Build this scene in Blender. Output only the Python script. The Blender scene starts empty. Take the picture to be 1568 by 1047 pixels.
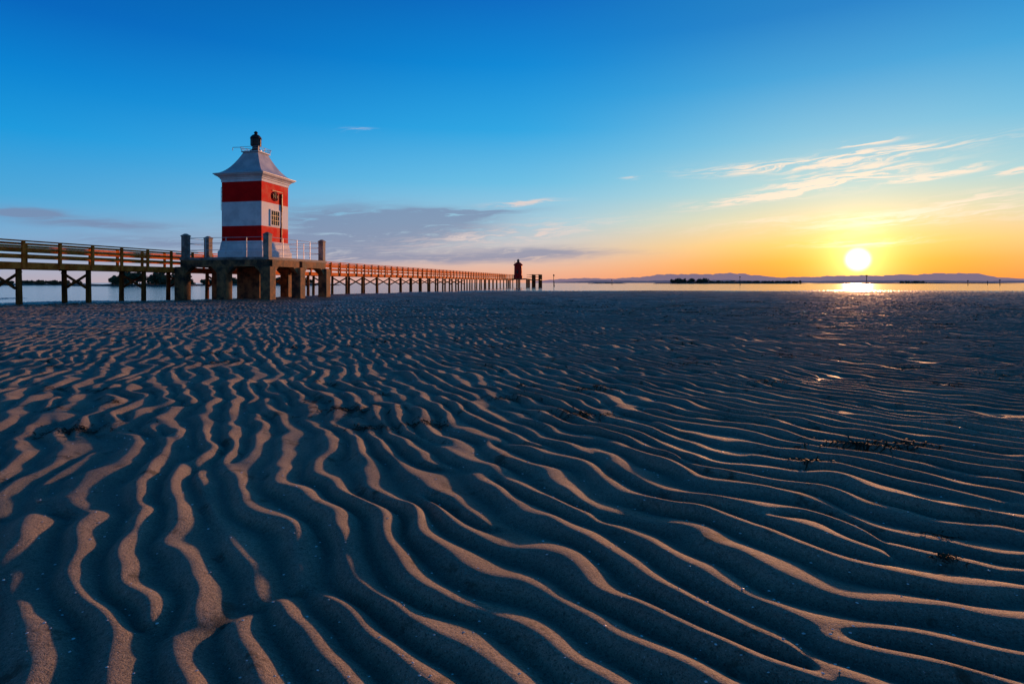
import bpy, math, random
import numpy as np
from mathutils import Vector, Matrix
random.seed(4); rng=np.random.default_rng(11)
sc=bpy.context.scene
try:
    sc.view_settings.view_transform='Standard'; sc.view_settings.look='None'; sc.view_settings.exposure=0
except Exception: pass
F=871.0
def wpos(px,d): return (px-784)/F*d
def lin(c):
    r=[]
    for v in c:
        v/=255.0
        r.append(v/12.92 if v<=0.04045 else ((v+0.055)/1.055)**2.4)
    return (r[0],r[1],r[2],1.0)
# ------------------------------------------------------------ camera
cd=bpy.data.cameras.new('camera'); cam=bpy.data.objects.new('camera',cd); sc.collection.objects.link(cam)
cam.location=(0,0,1.0); cam.rotation_euler=(math.radians(90),0,0)
cd.sensor_width=36; cd.lens=36*F/1568; cd.shift_y=-90.5/1568
cd.clip_start=0.05; cd.clip_end=30000
sc.camera=cam
SUN_AZ=math.radians(31.3); SUN_EL=math.radians(2.0)
LAMP_EL=math.radians(4.6)
def sdir(el): return Vector((math.sin(SUN_AZ)*math.cos(el),math.cos(SUN_AZ)*math.cos(el),math.sin(el)))
# ------------------------------------------------------------ node helper
class NT:
    def __init__(s,t): s.t=t; s.n=t.nodes; s.l=t.links
    def new(s,ty,**k):
        n=s.n.new(ty)
        for a,b in k.items(): setattr(n,a,b)
        return n
    def put(s,v,sock):
        if isinstance(v,bpy.types.NodeSocket): s.l.new(v,sock)
        else: sock.default_value=v
    def m(s,op,a,b=None,c=None,clamp=False):
        n=s.new('ShaderNodeMath',operation=op); n.use_clamp=clamp
        s.put(a,n.inputs[0])
        if b is not None: s.put(b,n.inputs[1])
        if c is not None: s.put(c,n.inputs[2])
        return n.outputs[0]
    def mr(s,v,a,b,c=0.0,d=1.0,smooth=True):
        n=s.new('ShaderNodeMapRange'); 
        if smooth: n.interpolation_type='SMOOTHSTEP'
        s.put(v,n.inputs[0]); 
        for i,x in enumerate((a,b,c,d)): n.inputs[i+1].default_value=x
        return n.outputs[0]
    def mix(s,f,a,b,mode='MIX'):
        n=s.new('ShaderNodeMix',data_type='RGBA',blend_type=mode)
        s.put(f,n.inputs[0]); s.put(a,n.inputs[6]); s.put(b,n.inputs[7]); return n.outputs[2]
    def ramp(s,f,stops):
        n=s.new('ShaderNodeValToRGB'); e=n.color_ramp.elements
        e[0].position=stops[0][0]; e[0].color=stops[0][1]; e[1].position=stops[-1][0]; e[1].color=stops[-1][1]
        for p,c in stops[1:-1]:
            q=e.new(p); q.color=c
        s.put(f,n.inputs[0]); return n.outputs[0]
    def noise(s,vec,scale,detail=4,rough=0.55,dist=0.0):
        n=s.new('ShaderNodeTexNoise'); 
        if vec is not None: s.put(vec,n.inputs['Vector'])
        n.inputs['Scale'].default_value=scale; n.inputs['Detail'].default_value=detail
        n.inputs['Roughness'].default_value=rough; n.inputs['Distortion'].default_value=dist
        return n.outputs[0]
    def xyz(s,x,y,z):
        n=s.new('ShaderNodeCombineXYZ'); s.put(x,n.inputs[0]); s.put(y,n.inputs[1]); s.put(z,n.inputs[2]); return n.outputs[0]
# ------------------------------------------------------------ world
w=bpy.data.worlds.new('World'); sc.world=w; w.use_nodes=True
w.node_tree.nodes.clear(); N=NT(w.node_tree)
tc=N.new('ShaderNodeTexCoord'); sep=N.new('ShaderNodeSeparateXYZ'); N.l.new(tc.outputs['Generated'],sep.inputs[0])
X,Y,Z=sep.outputs
az=N.m('ARCTAN2',X,Y); el=N.m('ARCSINE',Z)
eld=N.m('DIVIDE',N.m('MAXIMUM',el,0.0),math.radians(50))
def st(L): return [(e/50.0,lin(c)) for e,c in L]
rA=N.ramp(eld,st([(0,(95,115,150)),(4,(125,130,165)),(9,(100,135,180)),(15,(55,130,185)),(24,(5,98,165)),(50,(0,62,108))]))
rL=N.ramp(eld,st([(0,(178,170,184)),(1.2,(164,174,198)),(2.7,(132,172,208)),(6.7,(74,166,216)),(11.6,(20,152,220)),(16.3,(0,128,208)),(20.8,(0,100,188)),(30,(0,80,146)),(50,(0,64,108))]))
rM=N.ramp(eld,st([(0,(236,165,138)),(1.2,(234,182,156)),(2.8,(220,200,190)),(6,(165,204,222)),(10,(106,190,228)),(15,(42,165,226)),(20.9,(0,137,214)),(26.4,(0,109,195)),(50,(0,66,112))]))
rS=N.ramp(eld,st([(0,(250,136,48)),(1.9,(255,174,66)),(3.5,(253,205,114)),(5.8,(228,220,178)),(8.5,(172,214,216)),(12.9,(112,192,224)),(18,(50,162,218)),(23,(8,130,202)),(50,(0,70,116))]))
dif=N.m('ABSOLUTE',N.m('SUBTRACT',az,SUN_AZ))
dif=N.m('MINIMUM',dif,N.m('SUBTRACT',2*math.pi,dif))
f0=N.mr(dif,math.radians(150),math.radians(90)); f1=N.mr(dif,math.radians(78),math.radians(26)); f2=N.mr(dif,math.radians(33),math.radians(3))
sky=N.mix(f2,N.mix(f1,N.mix(f0,rA,rL),rM),rS)
# ---- clouds in azimuth / elevation
def azel(px,py):
    return math.atan((px-784)/F), math.atan((433-py)/math.hypot(F,px-784))
wob=N.noise(N.xyz(N.m('MULTIPLY',az,6.0),N.m('MULTIPLY',el,36.0),0.0),1.0,3,0.6)
wob2=N.m('MULTIPLY',N.m('SUBTRACT',wob,0.5),0.028)
elw=N.m('ADD',el,wob2)
streak=N.noise(N.xyz(N.m('MULTIPLY',az,15.0),N.m('MULTIPLY',N.m('ADD',elw,N.m('MULTIPLY',az,-0.07)),190.0),1.7),1.0,6,0.66,0.35)
sm=N.mr(streak,0.43,0.64)
sm2=N.mr(streak,0.22,0.58)
def strokes(L,mod):
    tot=None
    for (px,py,hw,hh,t,o) in L:
        a0,e0=azel(px,py); k=math.cos(a0)
        wa=hw/F*k*k; wh=hh/F*k
        da=N.m('SUBTRACT',az,a0)
        v=N.m('MULTIPLY',N.m('MULTIPLY_ADD',da,-t,N.m('SUBTRACT',elw,e0)),1/wh)
        da=N.m('MULTIPLY',da,1/wa)
        q=N.m('MULTIPLY_ADD',da,da,N.m('MULTIPLY',v,v))
        g=N.m('MULTIPLY',N.m('POWER',0.36788,q),o)
        tot=g if tot is None else N.m('ADD',tot,g)
    return N.m('MULTIPLY',tot,mod,clamp=True)
grey=strokes([(590,345,155,23,-0.02,2.0),(510,378,150,18,0.0,1.4),(705,328,90,7,0.05,1.4),(45,322,45,6,0.0,2.6),(150,342,120,9,-0.03,1.2),(820,388,110,8,0.0,1.2),(640,397,170,7,0.0,1.0),(230,372,150,9,0,.8)],sm2)
lite=strokes([(1260,247,160,8,0.02,2.7),(1215,291,125,8,0.12,2.7),(1425,268,65,5,0.13,2.6),(1325,217,38,4,0.05,2.6),(1392,223,20,3,0,2),(1548,263,32,5,0.1,2.6),(1295,268,85,13,0.05,2.0),(965,276,14,2,-.05,1.2),(800,311,45,3,.06,1.4),(550,200,20,3,0,.7),(770,362,140,14,0.1,1.3),(1350,335,260,14,0.02,1.0),(1490,305,140,10,.1,.8),(1310,372,90,6,0,1.0)],sm)
sky=N.mix(N.m('MULTIPLY',grey,0.76),sky,lin((120,134,168)))
litecol=N.mix(f2,lin((228,208,202)),lin((255,234,212)))
sky=N.mix(N.m('MULTIPLY',lite,0.82),sky,litecol)
# ---- sun disc + aureole
sd=sdir(SUN_EL)
vd=N.new('ShaderNodeVectorMath',operation='DOT_PRODUCT'); N.l.new(tc.outputs['Generated'],vd.inputs[0]); vd.inputs[1].default_value=sd
ang=N.m('ARCCOSINE',N.m('MINIMUM',vd.outputs['Value'],0.9999999))
angd=N.m('MULTIPLY',ang,180/math.pi)
disc=N.mr(angd,1.2,0.1)
g1=N.m('EXPONENT',N.m('MULTIPLY',N.m('POWER',N.m('DIVIDE',angd,1.8),1.1),-1.0))
g2=N.m('EXPONENT',N.m('MULTIPLY',N.m('DIVIDE',angd,6.5),-1.0))
def scale(col,f):
    n=N.new('ShaderNodeVectorMath',operation='SCALE'); N.put(col,n.inputs[0]); N.put(f,n.inputs['Scale']); return n.outputs[0]
def add(a,b):
    n=N.new('ShaderNodeVectorMath',operation='ADD'); N.put(a,n.inputs[0]); N.put(b,n.inputs[1]); return n.outputs[0]
def rgb(c):
    n=N.new('ShaderNodeRGB'); n.outputs[0].default_value=(*c,1); return n.outputs[0]
tot=add(sky,scale(rgb((1.0,0.66,0.24)),N.m('MULTIPLY',g1,1.7)))
tot=add(tot,scale(rgb((1.0,0.42,0.04)),N.m('MULTIPLY',g2,0.36)))
tot=add(tot,scale(rgb((1.0,0.9,0.6)),N.m('MULTIPLY',disc,5.0)))
ns=N.new('ShaderNodeTexSky'); ns.sky_type='NISHITA'; ns.sun_disc=False; ns.sun_elevation=SUN_EL; ns.sun_rotation=SUN_AZ
ns.altitude=0
bg1=N.new('ShaderNodeBackground'); N.l.new(tot,bg1.inputs[0]); bg1.inputs[1].default_value=1.0
bg2=N.new('ShaderNodeBackground'); N.l.new(ns.outputs[0],bg2.inputs[0]); bg2.inputs[1].default_value=0.004
ad=N.new('ShaderNodeAddShader'); N.l.new(bg1.outputs[0],ad.inputs[0]); N.l.new(bg2.outputs[0],ad.inputs[1])
ow=N.new('ShaderNodeOutputWorld'); N.l.new(ad.outputs[0],ow.inputs[0])
# ------------------------------------------------------------ sun lamp
ld=bpy.data.lights.new('sun','SUN'); ld.energy=5.0; ld.angle=math.radians(1.4); ld.color=(1.0,0.44,0.19)
lo=bpy.data.objects.new('sun',ld); sc.collection.objects.link(lo)
lo.rotation_euler=(-sdir(LAMP_EL)).to_track_quat('-Z','Y').to_euler(); lo.location=(40,60,20)
# ------------------------------------------------------------ materials
def mat(name): 
    m=bpy.data.materials.new(name); m.use_nodes=True; t=NT(m.node_tree)
    b=[n for n in t.n if n.type=='BSDF_PRINCIPLED'][0]; return m,t,b
def simple(name,c1,c2,scale=3,rough=0.6,bump=0.2,metal=0,bs=None,stretch=(1,1,1),rv=0.15,spec=0.5):
    m,t,b=mat(name)
    tcn=t.new('ShaderNodeTexCoord'); mp=t.new('ShaderNodeMapping'); t.l.new(tcn.outputs['Object'],mp.inputs[0]); mp.inputs['Scale'].default_value=stretch
    n=t.noise(mp.outputs[0],scale,6,0.65)
    t.l.new(t.mix(t.mr(n,0.35,0.65),(*c1,1),(*c2,1)),b.inputs['Base Color'])
    t.put(t.mr(n,0.3,0.7,rough-rv,rough+rv*0.6),b.inputs['Roughness'])
    b.inputs['Metallic'].default_value=metal; b.inputs['Specular IOR Level'].default_value=spec
    if bump:
        bn=t.new('ShaderNodeBump'); bn.inputs['Strength'].default_value=bump; bn.inputs['Distance'].default_value=0.02
        t.l.new(t.noise(mp.outputs[0],bs or scale*6,5,0.6),bn.inputs['Height']); t.l.new(bn.outputs[0],b.inputs['Normal'])
    return m
M_red=simple('red_paint',(0.66,0.003,0.004),(0.82,0.008,0.008),1.6,0.7,0.12,spec=0.06)
M_white=simple('white_paint',(0.62,0.62,0.62),(0.80,0.80,0.79),1.3,0.7,0.15,spec=0.15)
M_roof=simple('roof_metal',(0.42,0.42,0.44),(0.58,0.57,0.58),1.5,0.45,0.08)
M_conc=simple('weathered_concrete',(0.14,0.11,0.09),(0.36,0.31,0.26),2.2,0.85,0.5)
M_conc2=simple('stained_concrete',(0.05,0.04,0.03),(0.38,0.19,0.08),1.8,0.85,0.6,spec=0.2)
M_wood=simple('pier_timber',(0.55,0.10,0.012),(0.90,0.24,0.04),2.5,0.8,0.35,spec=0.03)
M_pile=simple('pile_timber',(0.06,0.022,0.008),(0.32,0.10,0.02),2.2,0.75,0.4,stretch=(2,2,.5),spec=0.1)
M_dark=simple('dark_bronze',(0.02,0.015,0.013),(0.06,0.03,0.02),5,0.5,0.1,metal=0.3)
M_metal=simple('painted_rail',(0.45,0.45,0.46),(0.6,0.6,0.6),5,0.4,0.0,metal=0.2)
M_glass=simple('window_glass',(0.01,0.012,0.016),(0.02,0.022,0.028),5,0.15,0.0,rv=0.05)
M_dred=simple('dark_red_paint',(0.55,0.012,0.01),(0.68,0.03,0.02),1.5,0.7,0.1,spec=0.1)
M_leaf=simple('foliage',(0.03,0.045,0.02),(0.07,0.09,0.04),0.4,0.8,0.0)
M_weed=simple('seaweed',(0.012,0.011,0.005),(0.055,0.04,0.018),30,0.75,0.0,spec=0.2)
M_shell=simple('shell',(0.6,0.58,0.56),(0.85,0.84,0.82),30,0.3,0.0)
M_bank=simple('bank_sand',(0.07,0.055,0.04),(0.13,0.10,0.08),0.5,0.9,0.2)
# ------------------------------------------------------------ mesh builder
class MB:
    def __init__(s): s.v=[];s.f=[];s.mi=[]
    def addm(s,vs,fs,mi=0):
        o=len(s.v); s.v+= [tuple(v) for v in vs]; s.f+=[tuple(i+o for i in f) for f in fs]; s.mi+=[mi]*len(fs)
    def box(s,x0,x1,y0,y1,z0,z1,mi=0,b=0.0):
        vs=[(x,y,z) for z in (z0,z1) for y in (y0,y1) for x in (x0,x1)]
        s.addm(vs,[(0,2,3,1),(4,5,7,6),(0,1,5,4),(2,6,7,3),(0,4,6,2),(1,3,7,5)],mi)
    def beam(s,p,q,wd,ht,mi=0,up=(0,0,1)):
        p=Vector(p);q=Vector(q);d=(q-p).normalized();u=Vector(up)
        if abs(d.dot(u))>0.99:u=Vector((0,1,0))
        r=d.cross(u).normalized(); u=r.cross(d)
        vs=[]
        for c in (p,q):
            for a,b in ((-1,-1),(1,-1),(1,1),(-1,1)): vs.append(c+r*a*wd/2+u*b*ht/2)
        s.addm(vs,[(0,1,2,3),(7,6,5,4),(0,4,5,1),(1,5,6,2),(2,6,7,3),(3,7,4,0)],mi)
    def cyl(s,p,q,r1,r2=None,n=10,mi=0):
        r2=r1 if r2 is None else r2
        p=Vector(p);q=Vector(q);d=(q-p).normalized();u=Vector((0,0,1)) if abs(d.z)<.9 else Vector((1,0,0))
        a=d.cross(u).normalized();b=d.cross(a)
        vs=[];
        for c,r in((p,r1),(q,r2)):
            for i in range(n):
                t=2*math.pi*i/n; vs.append(c+(a*math.cos(t)+b*math.sin(t))*r)
        fs=[(i,(i+1)%n,n+(i+1)%n,n+i) for i in range(n)]+[tuple(range(n))[::-1],tuple(range(n,2*n))]
        s.addm(vs,fs,mi)
    def rev(s,prof,n=16,cx=0,cy=0,mi=0,phase=0,sq=False):
        vs=[];k=len(prof)
        for r,z in prof:
            for i in range(n):
                t=2*math.pi*i/n+phase; rr=r*(math.sqrt(2) if sq else 1); vs.append((cx+rr*math.cos(t),cy+rr*math.sin(t),z))
        fs=[]
        for j in range(k-1):
            for i in range(n): fs.append((j*n+i,j*n+(i+1)%n,(j+1)*n+(i+1)%n,(j+1)*n+i))
        fs+=[tuple(range(n))[::-1],tuple(range((k-1)*n,k*n))]
        s.addm(vs,fs,mi)
    def obj(s,name,mats,parent=None,bevel=0,smooth=False):
        me=bpy.data.meshes.new(name); me.from_pydata(s.v,[],s.f)
        for m in mats: me.materials.append(m)
        me.polygons.foreach_set('material_index',s.mi)
        if smooth: me.polygons.foreach_set('use_smooth',[True]*len(s.f))
        me.update(); o=bpy.data.objects.new(name,me); sc.collection.objects.link(o)
        if parent: o.parent=parent
        if bevel:
            md=o.modifiers.new('bevel','BEVEL'); md.width=bevel; md.segments=2; md.limit_method='ANGLE'; md.angle_limit=math.radians(40)
        return o
def empty(name,loc=(0,0,0),rz=0):
    e=bpy.data.objects.new(name,None); e.location=loc; e.rotation_euler=(0,0,rz); sc.collection.objects.link(e); e.empty_display_size=.5; return e
# ------------------------------------------------------------ ground
def field(n,L,cu,cv=None,seed=0,cplx=False):
    r=np.random.default_rng(seed); cv=cv or cu
    k=np.fft.fftfreq(n,L/n)*2*np.pi
    KU,KV=np.meshgrid(k,k,indexing='ij')
    a=r.standard_normal((n,n))+(1j*r.standard_normal((n,n)) if cplx else 0)
    g=np.fft.ifft2(np.fft.fft2(a)*np.exp(-0.25*((KU*cu)**2+(KV*cv)**2)))
    if not cplx: g=g.real
    return g/np.sqrt(np.mean(np.abs(g)**2))
def lut(f,L,u,v):
    n=f.shape[0]; U=np.mod(u,L)/L*n; V=np.mod(v,L)/L*n
    iu=np.floor(U).astype(np.int64); iv=np.floor(V).astype(np.int64); a=U-iu; b=V-iv
    def wts(t): return ((1-t)**3/6,(3*t**3-6*t**2+4)/6,(-3*t**3+3*t**2+3*t+1)/6,t**3/6)
    wa=wts(a);wb=wts(b); out=0
    for i in range(4):
        for j in range(4):
            out=out+f[(iu+i-1)%n,(iv+j-1)%n]*(wa[i]*wb[j])
    return out
LT=20.0
fE=field(1024,LT,0.20,0.34,21,True)
fW=field(1024,LT,0.30,0.30,2)
fA=field(1024,LT,0.17,0.20,3)
fM=field(1024,LT,2.2,2.2,5)
fm=field(1024,LT,0.050,0.050,6)
fm2=field(1024,LT,0.11,0.11,7)
TH=math.radians(37); LAM=0.180
SX=np.array([-400,-60,-26,-22,-18,-15,-6,0,60,200,400]); SY=np.array([40,22,22.5,24,29,42,60,65,68,80,120])
def gz(x,y):
    u=math.cos(TH)*x+math.sin(TH)*y; v=-math.sin(TH)*x+math.cos(TH)*y
    vp=v-2.3; r=np.hypot(x,y)
    psi=u-0.18*(np.log(np.cosh(np.clip(vp,-30,30)/1.0)))
    psi=psi+0.040*lut(fW,LT,u,v)+0.017*lut(fm2,LT,u+3,v)+0.06*lut(fM,LT,u*1.7+5,v*1.7)
    bias=0.22+0.62*(1/(1+np.exp(-np.clip((x-0.15*y-0.30)/0.5,-30,30))))
    E=bias+lut(fE,LT,u+1.3,v+4.2)
    ph=2*np.pi*psi/LAM+np.angle(E); am=np.abs(E)/(np.abs(E)+0.14)*1.13
    ph=ph+0.32*np.cos(ph)
    s=(1+np.cos(ph))/2
    prof=s**0.78
    A=0.038*(0.92+0.17*np.clip(lut(fA,LT,u,v+7),-2,2))*am
    z=A*prof+0.0010*lut(fm,LT,u,v)*(0.3+s)+0.0028*lut(fm2,LT,u,v)*(0.3+s)+0.007*lut(fM,LT,x,y)
    Sx=np.interp(x,SX,SY)+2.5*lut(fM,LT,x*0.35,y*0.6)+0.9*lut(fM,LT,x*1.3,y*1.3)
    d=y-Sx
    z=z-0.062*(1/(1+np.exp(-np.clip(d/1.6,-30,30))))-np.clip(d-8,0,1e9)*0.02*(y>0)
    z=np.where(y>0,np.maximum(z,-3.0),z)
    return z
nR=1900
rs=np.concatenate([[0.25,0.5,0.7],np.exp(np.linspace(math.log(0.9),math.log(75),nR)),np.exp(np.linspace(math.log(80),math.log(9000),30))])
angs=np.concatenate([np.radians(np.linspace(-52,52,1150)),np.radians(np.linspace(52,308,130))[1:-1]])
R,T=np.meshgrid(rs,angs,indexing='ij'); GX=(R*np.sin(T)).ravel(); GY=(R*np.cos(T)).ravel()
GZ=np.empty_like(GX)
for i in range(0,len(GX),400000): GZ[i:i+400000]=gz(GX[i:i+400000],GY[i:i+400000])
nr,na=R.shape; idx=np.arange(nr*na).reshape(nr,na)
a=idx[:-1,:];b=idx[1:,:];a2=np.roll(a,-1,1);b2=np.roll(b,-1,1)
quads=np.stack([a,a2,b2,b],-1).reshape(-1,4)[:, ::-1]
co=np.stack([GX,GY,GZ],1).astype(np.float32)
c0=len(co); co=np.vstack([co,[[0,0,float(gz(np.array([0.]),np.array([0.]))[0])]]]).astype(np.float32)
tri=np.stack([np.full(na,c0),idx[0],np.roll(idx[0],-1)],-1)[:, ::-1]
me=bpy.data.meshes.new('sand_flat'); me.vertices.add(len(co)); me.vertices.foreach_set('co',co.ravel())
loops=np.concatenate([quads.ravel(),tri.ravel()]).astype(np.int32); me.loops.add(len(loops)); me.loops.foreach_set('vertex_index',loops)
npoly=len(quads)+len(tri); me.polygons.add(npoly)
ls=np.concatenate([np.arange(len(quads))*4,len(quads)*4+np.arange(len(tri))*3]).astype(np.int32)
me.polygons.foreach_set('loop_start',ls); me.polygons.foreach_set('use_smooth',np.ones(npoly,dtype=bool))
me.update(calc_edges=True)
sand=bpy.data.objects.new('rippled_sand_beach',me); sc.collection.objects.link(sand)
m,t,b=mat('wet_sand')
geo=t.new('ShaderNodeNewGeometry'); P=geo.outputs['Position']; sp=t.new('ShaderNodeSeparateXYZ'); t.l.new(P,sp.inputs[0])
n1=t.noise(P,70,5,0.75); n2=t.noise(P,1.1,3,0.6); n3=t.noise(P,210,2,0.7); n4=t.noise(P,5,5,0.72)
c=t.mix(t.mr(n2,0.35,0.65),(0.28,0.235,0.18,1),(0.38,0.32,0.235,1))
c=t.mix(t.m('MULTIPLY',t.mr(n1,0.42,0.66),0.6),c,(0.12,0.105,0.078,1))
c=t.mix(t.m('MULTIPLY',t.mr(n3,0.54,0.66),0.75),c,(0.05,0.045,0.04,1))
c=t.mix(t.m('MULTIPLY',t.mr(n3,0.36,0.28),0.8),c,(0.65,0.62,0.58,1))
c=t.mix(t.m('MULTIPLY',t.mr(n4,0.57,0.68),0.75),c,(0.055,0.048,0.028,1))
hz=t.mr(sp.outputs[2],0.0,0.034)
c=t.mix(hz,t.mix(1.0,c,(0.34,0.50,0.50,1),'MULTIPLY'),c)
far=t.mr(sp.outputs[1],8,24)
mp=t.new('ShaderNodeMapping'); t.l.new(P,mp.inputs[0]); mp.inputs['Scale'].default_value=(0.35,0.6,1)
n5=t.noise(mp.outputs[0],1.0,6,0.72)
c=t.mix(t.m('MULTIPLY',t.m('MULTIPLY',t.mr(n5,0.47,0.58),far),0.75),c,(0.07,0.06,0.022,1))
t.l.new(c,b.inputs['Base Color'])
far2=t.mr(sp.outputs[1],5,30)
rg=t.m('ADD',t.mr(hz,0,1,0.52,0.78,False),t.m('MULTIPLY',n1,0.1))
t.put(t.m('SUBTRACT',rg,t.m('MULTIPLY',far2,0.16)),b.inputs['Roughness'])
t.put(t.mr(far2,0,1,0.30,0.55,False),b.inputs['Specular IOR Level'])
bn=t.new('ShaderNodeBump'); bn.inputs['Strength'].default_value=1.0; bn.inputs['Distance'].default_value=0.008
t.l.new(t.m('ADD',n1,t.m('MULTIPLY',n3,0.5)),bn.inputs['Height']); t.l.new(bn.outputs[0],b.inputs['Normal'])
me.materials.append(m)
# ------------------------------------------------------------ water
WZ=-0.042
mb=MB(); mb.addm([(-9000,-3000,WZ),(9000,-3000,WZ),(9000,9000,WZ),(-9000,9000,WZ)],[(0,1,2,3)])
m,t,b=mat('sea_water'); b.inputs['Base Color'].default_value=(0.06,0.14,0.19,1); b.inputs['Roughness'].default_value=0.10; b.inputs['IOR'].default_value=1.33
geo=t.new('ShaderNodeNewGeometry'); mp=t.new('ShaderNodeMapping'); t.l.new(geo.outputs['Position'],mp.inputs[0]); mp.inputs['Scale'].default_value=(0.5,1.6,1)
bn=t.new('ShaderNodeBump'); bn.inputs['Strength'].default_value=0.45; bn.inputs['Distance'].default_value=0.06
t.l.new(t.noise(mp.outputs[0],1.6,4,0.55),bn.inputs['Height']); t.l.new(bn.outputs[0],b.inputs['Normal'])
mb.obj('sea_water',[m])
# ------------------------------------------------------------ lighthouse
YAW=math.radians(-11.6)
LH=empty('striped_lighthouse',(-16.5,36.65,0),YAW)
DZ=2.51
ph=math.radians(45)
def sqp(name,prof,mats,bevel=0.02,parent=LH):
    q=MB(); q.rev(prof,4,0,0,0,ph,True); return q.obj(name,mats,parent,bevel)
S=1.395
sqp('plinth',[(S+0.17,DZ),(S+0.17,DZ+0.45),(S+0.10,DZ+0.52),(S+0.06,DZ+0.85),(S+0.02,3.60)],[M_white])
sqp('lower_red_band',[(S,3.60),(S,4.53)],[M_red],0)
sqp('white_band',[(S,4.53),(S,6.03)],[M_white],0)
sqp('upper_red_band',[(S,6.03),(S,7.27)],[M_red],0)
sqp('cornice',[(S+0.03,7.27),(S+0.03,7.42),(S+0.08,7.46),(S+0.08,7.52),(S+0.14,7.56),(S+0.16,7.60),(S+0.30,7.68),(S+0.32,7.74)],[M_white],0.01)
rp=[]
for i in range(15):
    f=i/14; hw=1.76-(1.76-0.52)*(f**0.60); z=7.742+0.05+(9.30-7.79)*(f**1.15)
    rp.append((hw,z))
rp=[(1.76,7.742)]+rp
q=MB(); q.rev(rp,4,0,0,0,ph,True); q.obj('pagoda_roof',[M_roof],LH)
q=MB(); q.box(-.62,.62,-.62,.62,9.30,9.37); q.obj('roof_gallery',[M_roof],LH,0.01)
q=MB()
for sx in(-.58,.58):
    for sy in(-.58,0,.58): q.cyl((sx,sy,9.37),(sx*1.12,sy*1.12,9.62),0.018,n=6)
for zz,k in((9.50,1.06),(9.62,1.12)):
    e=.58*k
    for p1,p2 in (((-e,-e),(e,-e)),((e,-e),(e,e)),((e,e),(-e,e)),((-e,e),(-e,-e))): q.cyl((*p1,zz),(*p2,zz),0.014,n=6)
q.cyl((-.65,-.65,9.6),(-1.0,-.9,9.55),.018,n=6); q.cyl((-1.0,-.9,9.55),(-1.0,-.9,9.35),.018,n=6)
q.obj('roof_railing',[M_metal],LH)
q=MB(); q.rev([(.34,9.37),(.36,9.50),(.24,9.56),(.22,9.75),(.30,9.80),(.30,10.22),(.36,10.26),(.33,10.36),(.22,10.48),(.10,10.55),(.09,10.60),(.13,10.64),(.10,10.70),(.02,10.76)],14)
for i in range(8):
    t_=i*math.pi/4; q.cyl((.31*math.cos(t_),.31*math.sin(t_),9.8),(.31*math.cos(t_),.31*math.sin(t_),10.24),.02,n=5)
q.obj('lantern',[M_dark],LH,0,False)
q=MB(); x0=S+0.004
q.box(S-0.05,S+0.012,-.48,.36,4.66,5.56,1)
for (y0,y1,z0,z1) in((-.56,-.48,4.58,5.64),(.36,.44,4.58,5.64),(-.48,.36,5.56,5.64),(-.48,.36,4.58,4.66)): q.box(S-.01,S+.05,y0,y1,z0,z1,0)
for yy in(-.27,-.06,.15): q.box(S+.012,S+.04,yy-.014,yy+.014,4.66,5.56,2)
for zz in(4.96,5.26): q.box(S+.014,S+.043,-.48,.36,zz-.014,zz+.014,2)
q.obj('window',[M_white,M_glass,M_dark],LH)
q=MB()
for i in range(24):
    a1=2*math.pi*i/24;a2_=2*math.pi*(i+1)/24
    for rr in(.27,.14): q.cyl((S+.04,-.02+rr*math.cos(a1),6.5+rr*math.sin(a1)),(S+.04,-.02+rr*math.cos(a2_),6.5+rr*math.sin(a2_)),.03,n=6)
q.cyl((S+.03,-.02,6.36),(S+.03,-.02,6.80),.025,n=6)
q.box(S+.002,S+.04,-.35,.75,6.83,6.87)
q.obj('ring_emblem',[M_dark],LH)
q=MB(); q.box(S+.003,S+.08,.60,.68,5.6,6.75); q.box(S+.003,S+.05,.62,.66,3.62,5.6); q.obj('conduit',[M_dark],LH)
q=MB(); q.box(-S-.05,-S-.003,-.45,.45,DZ+.35,DZ+2.3); q.obj('door',[M_dark],LH)
q=MB()
for z in np.arange(5.6,7.2,.28): 
    q.cyl((-S,-1.1,z),(-S-.28,-1.1,z),.018,n=6); q.cyl((-S-.28,-1.1,z),(-S-.28,-.75,z),.018,n=6)
q.cyl((-S-.28,-1.1,5.6),(-S-.28,-1.1,7.0),.016,n=6); q.cyl((-S-.28,-.75,5.6),(-S-.28,-.75,7.0),.016,n=6)
q.obj('wall_ladder',[M_metal],LH)
# platform
PX0,PX1,PY0,PY1=-2.80,2.97,-3.01,3.24
q=MB(); q.box(PX0-.12,PX1+.12,PY0-.12,PY1+.12,DZ-.16,DZ)
q.obj('platform_slab',[M_conc],LH,0.02)
q=MB()
for yy in(PY0,0.1,PY1): q.box(PX0,PX1,yy-.17,yy+.17,DZ-.55,DZ-.162)
for xx in(PX0,0.08,PX1): q.box(xx-.168,xx+.168,PY0+.172,.1-.172,DZ-.552,DZ-.163); q.box(xx-.168,xx+.168,.1+.172,PY1-.172,DZ-.552,DZ-.163)
for yy in (PY0,PY1):
    for xx,sg in((PX0+.3,1),(0.08-.3,-1),(0.08+.3,1),(PX1-.3,-1)):
        q.addm([(xx,yy-.16,DZ-.54),(xx+sg*.5,yy-.16,DZ-.54),(xx,yy-.16,DZ-1.0),(xx,yy+.16,DZ-.54),(xx+sg*.5,yy+.16,DZ-.54),(xx,yy+.16,DZ-1.0)],[(0,1,2),(5,4,3),(0,3,4,1),(1,4,5,2),(2,5,3,0)])
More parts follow.
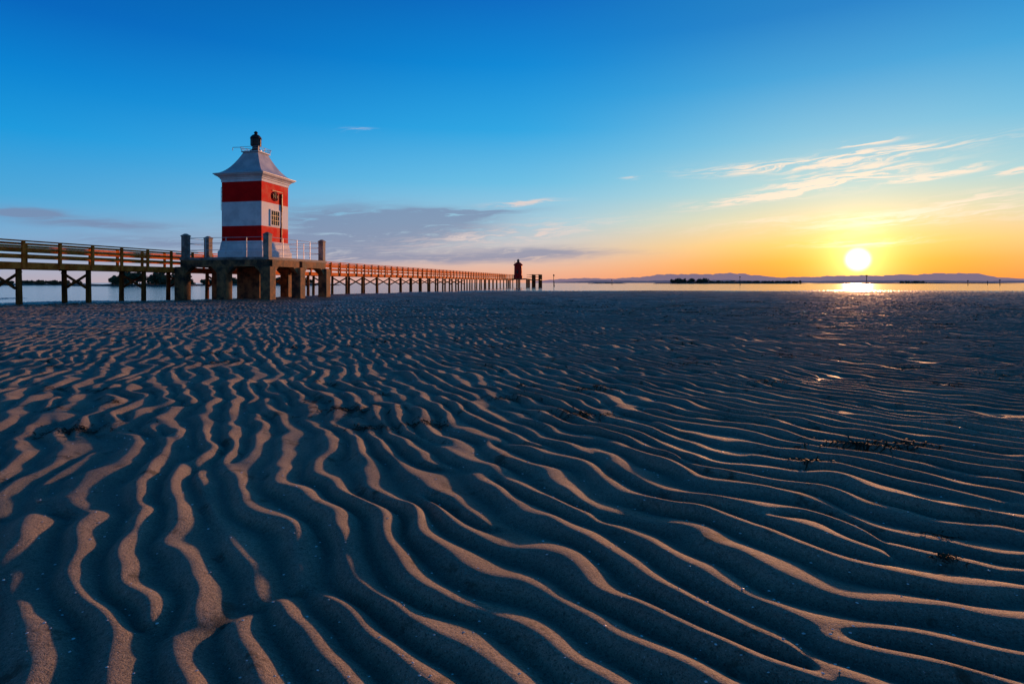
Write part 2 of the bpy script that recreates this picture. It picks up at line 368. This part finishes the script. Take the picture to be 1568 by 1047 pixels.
for xx in (PX0,PX1):
    for yy,sg in((PY0+.3,1),(.1-.3,-1),(.1+.3,1),(PY1-.3,-1)):
        q.addm([(xx-.16,yy,DZ-.545),(xx-.16,yy+sg*.5,DZ-.545),(xx-.16,yy,DZ-1.0),(xx+.16,yy,DZ-.545),(xx+.16,yy+sg*.5,DZ-.545),(xx+.16,yy,DZ-1.0)],[(0,1,2),(5,4,3),(0,3,4,1),(1,4,5,2),(2,5,3,0)])
q.obj('platform_beams',[M_conc2],LH)
q=MB()
for xx in(PX0,0.08,PX1):
    for yy in(PY0,.1,PY1): 
        q.box(xx-.31,xx+.31,yy-.31,yy+.31,-.5,DZ-.556)
q.box(-.8,.8,-.8,.8,-.5,DZ-.56)
q.obj('platform_piers',[M_conc2],LH,0.05)
q=MB()
def post(xx,yy):
    r=.175
    q.box(xx-r,xx+r,yy-r,yy+r,DZ,3.78)
    q.addm([(xx-r-.03,yy-r-.03,3.78),(xx+r+.03,yy-r-.03,3.78),(xx+r+.03,yy+r+.03,3.78),(xx-r-.03,yy+r+.03,3.78),(xx-r-.03,yy-r-.03,3.84),(xx+r+.03,yy-r-.03,3.84),(xx+r+.03,yy+r+.03,3.84),(xx-r-.03,yy+r+.03,3.84),(xx-.06,yy-.06,3.96),(xx+.06,yy-.06,3.96),(xx+.06,yy+.06,3.96),(xx-.06,yy+.06,3.96)],
      [(3,2,1,0),(0,1,5,4),(1,2,6,5),(2,3,7,6),(3,0,4,7),(4,5,9,8),(5,6,10,9),(6,7,11,10),(7,4,8,11),(8,9,10,11)])
for p in((PX0+.12,PY0+.12),(PX1-.12,PY0+.12),(PX1-.12,PY1-.12),(PX0+.12,PY1-.12),(PX0+.12,PY0+2.0)): post(*p)
q.obj('mooring_posts',[M_conc],LH,0.015)
q=MB()
for z in (DZ+.45,DZ+.85,DZ+1.18):
    for p1,p2 in (((PX0+.12,PY0+.12),(PX1-.12,PY0+.12)),((PX1-.12,PY0+.12),(PX1-.12,PY1-.12)),((PX1-.12,PY1-.12),(PX0+.12,PY1-.12)),((PX0+.12,PY0+.12),(PX0+.12,PY0+2.0))):
        q.cyl((*p1,z),(*p2,z),.016,n=6)
for f in (.25,.5,.75):
    for a_,b_ in (((PX0+.12,PY0+.12),(PX1-.12,PY0+.12)),((PX1-.12,PY0+.12),(PX1-.12,PY1-.12)),((PX1-.12,PY1-.12),(PX0+.12,PY1-.12))):
        x=a_[0]+(b_[0]-a_[0])*f; y=a_[1]+(b_[1]-a_[1])*f; q.cyl((x,y,DZ),(x,y,DZ+1.2),.022,n=6)
q.obj('platform_railing',[M_metal],LH)
# ------------------------------------------------------------ pier
PO=(-22.4,24.9); LEN0=-30; LEN1=112.5
PR=empty('wooden_pier',(PO[0],PO[1],0),YAW)
W=1.5; step=3.38; s0=.755
dz=1.93
q=MB(); br=MB()
ys=[s0+step*i for i in range(-8,34)]
for y in ys:
    for x in (0,-W):
        dx=random.uniform(-.03,.03); dy=random.uniform(-.03,.03)
        q.cyl((x+dx,y+dy,-.6),(x,y,dz-.32),.135,.115,9)
    br.beam((.22,y,dz-.22),(-W-.22,y,dz-.22),.16,.2)
    if y<75:
        br.beam((0,y-.13,.75),(-W,y-.13,dz-.40),.05,.12); br.beam((0,y+.13,dz-.40),(-W,y+.13,.75),.05,.12)
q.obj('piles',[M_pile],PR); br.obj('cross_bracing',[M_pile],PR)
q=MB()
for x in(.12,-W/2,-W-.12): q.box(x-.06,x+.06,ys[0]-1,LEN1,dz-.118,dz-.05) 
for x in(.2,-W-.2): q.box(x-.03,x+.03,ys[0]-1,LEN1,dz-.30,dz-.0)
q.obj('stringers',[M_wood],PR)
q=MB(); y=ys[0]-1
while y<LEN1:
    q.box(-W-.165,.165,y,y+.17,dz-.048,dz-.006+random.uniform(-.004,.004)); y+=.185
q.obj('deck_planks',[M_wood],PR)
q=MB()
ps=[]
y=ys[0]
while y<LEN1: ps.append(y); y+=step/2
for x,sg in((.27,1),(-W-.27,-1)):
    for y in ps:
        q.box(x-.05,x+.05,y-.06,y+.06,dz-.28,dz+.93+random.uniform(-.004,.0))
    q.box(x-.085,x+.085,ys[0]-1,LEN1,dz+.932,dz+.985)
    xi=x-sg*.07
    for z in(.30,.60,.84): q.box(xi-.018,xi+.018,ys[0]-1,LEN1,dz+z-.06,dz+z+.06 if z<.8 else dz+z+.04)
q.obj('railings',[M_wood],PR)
q=MB()
for i in range(3): q.box(.30+i*.22,.52+i*.22,9.75,10.95,dz-.1+i*.16,dz+.02+i*.19)
q.obj('platform_steps',[M_wood],PR)
# ------------------------------------------------------------ end-of-pier beacon
BE=empty('beacon_tower',(1.5,137.5,0),YAW)
q=MB(); q.box(-2.6,2.6,-2.6,2.6,1.75,2.02); q.box(2.6,5.6,-2,2,1.6,1.8); q.obj('platform',[M_conc2],BE,.02)
q=MB()
for x in(-2.4,0,2.4,3.8,5.4):
    for y in(-1.9,0,1.9): q.cyl((x,y,-.5),(x,y,1.76 if x<2.5 else 3.0 ),.16,n=8)
for z in(2.4,2.9): q.beam((2.4,-1.9,z),(5.4,-1.9,z),.06,.08); q.beam((2.4,1.9,z),(5.4,1.9,z),.06,.08)
q.obj('piles',[M_pile],BE)
q=MB(); q.rev([(1.15,2.02),(1.15,2.6),(1.0,2.7),(.95,5.1),(1.15,5.2),(1.2,5.32),(.6,5.85),(.3,6.0)],8,phase=math.pi/8); q.obj('tower',[M_dred],BE)
q=MB(); q.rev([(.3,5.98),(.3,6.35),(.36,6.4),(.2,6.6),(.04,6.75)],8); q.box(-.2,.2,-1.16,-1.0,3.2,4.0); q.cyl((-.9,0,5.3),(-.9,0,6.3),.03,n=5); q.obj('lantern',[M_dark],BE)
# ------------------------------------------------------------ hills
def hill(name,D,prof,haze,em,depth,seed,yo=0):
    r=random.Random(seed); q=MB(); pxs=[]; x=prof[0][0]
    while x<=prof[-1][0]: pxs.append(x); x+=2.5
    P=[p[0] for p in prof]; Q=[p[1] for p in prof]
    vs=[];n=len(pxs); ph_=[r.uniform(0,6.28) for _ in range(6)]
    rows=5
    for j in range(rows):
        fj=j/(rows-1)
        for x in pxs:
            h=(433-np.interp(x,P,Q))/F*D
            h+= h*(.05*math.sin(x*.11+ph_[0])+.04*math.sin(x*.31+ph_[1])+.025*math.sin(x*.77+ph_[2]))
            h=max(h,0.0); z=-2+ (h+2)*(math.sin(fj*math.pi*.5) if j<rows-1 else 1)
            z*=1+.06*math.sin(x*.23+j*2+ph_[3])*(j<rows-1)
            vs.append((wpos(x,D),D+yo+depth*fj,z))
    fs=[(j*n+i,j*n+i+1,(j+1)*n+i+1,(j+1)*n+i) for j in range(rows-1) for i in range(n-1)]
    q.addm(vs,fs)
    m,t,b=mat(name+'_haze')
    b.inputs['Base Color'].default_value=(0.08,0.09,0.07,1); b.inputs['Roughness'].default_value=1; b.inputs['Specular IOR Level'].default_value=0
    b.inputs['Emission Color'].default_value=haze; b.inputs['Emission Strength'].default_value=em  # aerial haze painted onto the hills as emission
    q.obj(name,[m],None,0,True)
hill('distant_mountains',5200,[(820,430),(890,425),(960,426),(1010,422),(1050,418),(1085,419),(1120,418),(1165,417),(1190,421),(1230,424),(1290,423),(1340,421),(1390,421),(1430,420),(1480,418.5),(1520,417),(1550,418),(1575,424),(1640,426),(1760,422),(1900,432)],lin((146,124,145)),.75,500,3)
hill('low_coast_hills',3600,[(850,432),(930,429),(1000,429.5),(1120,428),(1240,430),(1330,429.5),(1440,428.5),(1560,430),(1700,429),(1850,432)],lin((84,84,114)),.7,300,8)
# ------------------------------------------------------------ vegetation islands
def leafmass(q,cx,cy,cz,rx,ry,rz,n,s):
    for _ in range(n):
        while True:
            v=Vector((random.uniform(-1,1),random.uniform(-1,1),random.uniform(-1,1)))
            if .25<v.length<1: break
        c=Vector((cx+v.x*rx,cy+v.y*ry,cz+v.z*rz)); a=Vector((random.gauss(0,1),random.gauss(0,1),random.gauss(0,1))).normalized(); b_=a.orthogonal().normalized(); k=s*random.uniform(.5,1.3)
        q.addm([c+a*k,c+b_*k,c-a*k*.7,c-b_*k],[(0,1,2,3)])
def treeline(name,D,spans,seed,land):
    random.seed(seed); E0=empty(name,(0,0,0)); q=MB(); tr=MB()
    for (p0,p1,top,base) in spans:
        x=p0
        while x<p1:
            H=(433-top)/F*D*random.uniform(.6,1.1)+1; X_=wpos(x,D); cw=H*random.uniform(.35,.6); yy=D+random.uniform(-4,8)
            for k in range(5): 
                leafmass(q,X_+random.uniform(-.6,.6)*cw,yy,H*random.uniform(.30,.85),cw*.7,cw*.7,H*.28,60,H*.10)
            tr.cyl((X_,yy,0),(X_+.1*H,yy,H*.7),H*.035,H*.015,5)
            x+=cw/D*F*random.uniform(.5,1.0)
    q.obj('crowns',[M_leaf],E0); tr.obj('trunks',[M_pile],E0)
    q=MB()
    for (p0,p1,hh) in land:
        n=40; vs=[]
        for j,(f,zz) in enumerate(((0,-.2),(.3,.7),(.7,1),(1,-.2))):
            for i in range(n+1):
                u=i/n; x=wpos(p0+(p1-p0)*u,D); e=math.sin(math.pi*u)**.4
                vs.append((x,D-8+16*f,zz*hh*e*(1+.25*math.sin(u*23+j)) if zz>0 else -.2))
        q.addm(vs,[(j*(n+1)+i,j*(n+1)+i+1,(j+1)*(n+1)+i+1,(j+1)*(n+1)+i) for j in range(3) for i in range(n)])
    q.obj('bank',[M_bank],E0,0,True)
treeline('shoreline_trees',180,[(176,275,417,437)],5,[(120,300,.7)])
treeline('coastal_bushes',240,[(-60,110,429.5,437),(300,470,426,437)],6,[(-120,175,.7),(280,520,.9)])
treeline('wooded_island',620,[(1030,1085,426.5,433),(1085,1225,430,433)],7,[(1000,1235,2.0)])
treeline('wooded_islet',700,[(1380,1420,430.5,433)],9,[(1240,1560,1.4),(900,960,1.2)])
# ------------------------------------------------------------ channel markers
for px,top,D in((848,420,170),(1133,423,260),(1327,421,200),(937,428,300),(1482,429,260),(1531,428,250),(1512,430,300)):
    x=wpos(px,D); H=(433-top)/F*D+1
    e=empty('channel_marker',(x,D,0)); q=MB(); q.cyl((0,0,-1),(0,0,H),.13,.10,8); q.box(-.22,.22,-.22,.22,H-.5,H-.1); q.cyl((.28,0,-1),(.05,0,H*.5),.08,.06,6); q.obj('pole',[M_dark],e)
# ------------------------------------------------------------ seaweed & shells
def gpt(px,py):
    d=F/(py-433); return wpos(px,d),d
def ribbons(q,cx,cy,rad,n,seed,ln=.09,ht=.02,wd=.006):
    r=random.Random(seed)
    P0=[]
    for i in range(n):
        a=r.uniform(0,6.28); d=rad*abs(r.gauss(0,.5)); x=cx+d*math.cos(a)*1.6; y=cy+d*math.sin(a)*.8; th=r.uniform(0,6.28); k=r.uniform(.5,1.4)*ln/4
        pts=[]
        zz=r.uniform(.002,ht)
        for j in range(5):
            pts.append((x,y,zz*math.sin(math.pi*(j+.5)/5))); th+=r.gauss(0,.6); x+=k*math.cos(th); y+=k*math.sin(th)
        P0.append(pts)
    X_=np.array([[p[0] for p in pp] for pp in P0]);Y_=np.array([[p[1] for p in pp] for pp in P0])
    G=gz(X_.ravel(),Y_.ravel()).reshape(X_.shape)
    for i,pp in enumerate(P0):
        vs=[]
        for j,p in enumerate(pp):
            j2=min(j+1,4);j1=max(j-1,0); dx=pp[j2][0]-pp[j1][0];dy=pp[j2][1]-pp[j1][1];L=math.hypot(dx,dy)+1e-9; ww=wd*(1.2-abs(j-2)*.4)
            z=float(G[i,j])+p[2]+.002
            vs.append((p[0]-dy/L*ww,p[1]+dx/L*ww,z)); vs.append((p[0]+dy/L*ww,p[1]-dx/L*ww,z+.002))
        q.addm(vs,[(2*j,2*j+1,2*j+3,2*j+2) for j in range(4)])
q=MB()
for i,(px,py,rad,n) in enumerate([(530,632,.26,140),(560,660,.16,60),(890,640,.24,140),(120,665,.24,120),(1320,690,.22,220),(1390,688,.14,80),(1240,715,.10,70),(895,600,.26,100),(1450,865,.045,60),(1440,828,.05,50),(660,655,.16,60),(1175,590,.25,90),(1390,566,.35,90),(340,560,.3,90),(780,615,.25,70),(1060,560,.35,90),(1540,580,.3,80)]):
    x,y=gpt(px,py); ribbons(q,x,y,rad,n,i,.06 if py<800 else .03,.010 if py<800 else .004,.0035 if py<800 else .0018)
rr=random.Random(77)
for i in range(220):
    y=4+26*rr.random()**.8; x=rr.uniform(-.85,.85)*y; ribbons(q,x,y,.06+.014*y,16,100+i,.04+.006*y,.008+.0006*y,.002+.0006*y)
q.obj('seaweed_debris',[M_weed])
q=MB(); n=1100
yy=1.25+7.5*rng.random(n)**1.5; xx=(rng.random(n)*2-1)*.95*yy; zz=gz(xx,yy)
for x,y,z in zip(xx,yy,zz):
    s=random.uniform(.0014,.0045)*(1+.3*y*.5); a=random.uniform(0,6.28); tl=random.uniform(-.5,.9)
    vs=[]
    for k in range(7):
        t_=a+k*2*math.pi/7; vs.append((x+s*math.cos(t_),y+s*.8*math.sin(t_),z+.0015+s*.3*math.sin(t_-a)*tl))
    vs.append((x,y,z+.0015+s*.5)); q.addm(vs,[(k,(k+1)%7,7) for k in range(7)])
q.obj('shell_fragments',[M_shell])
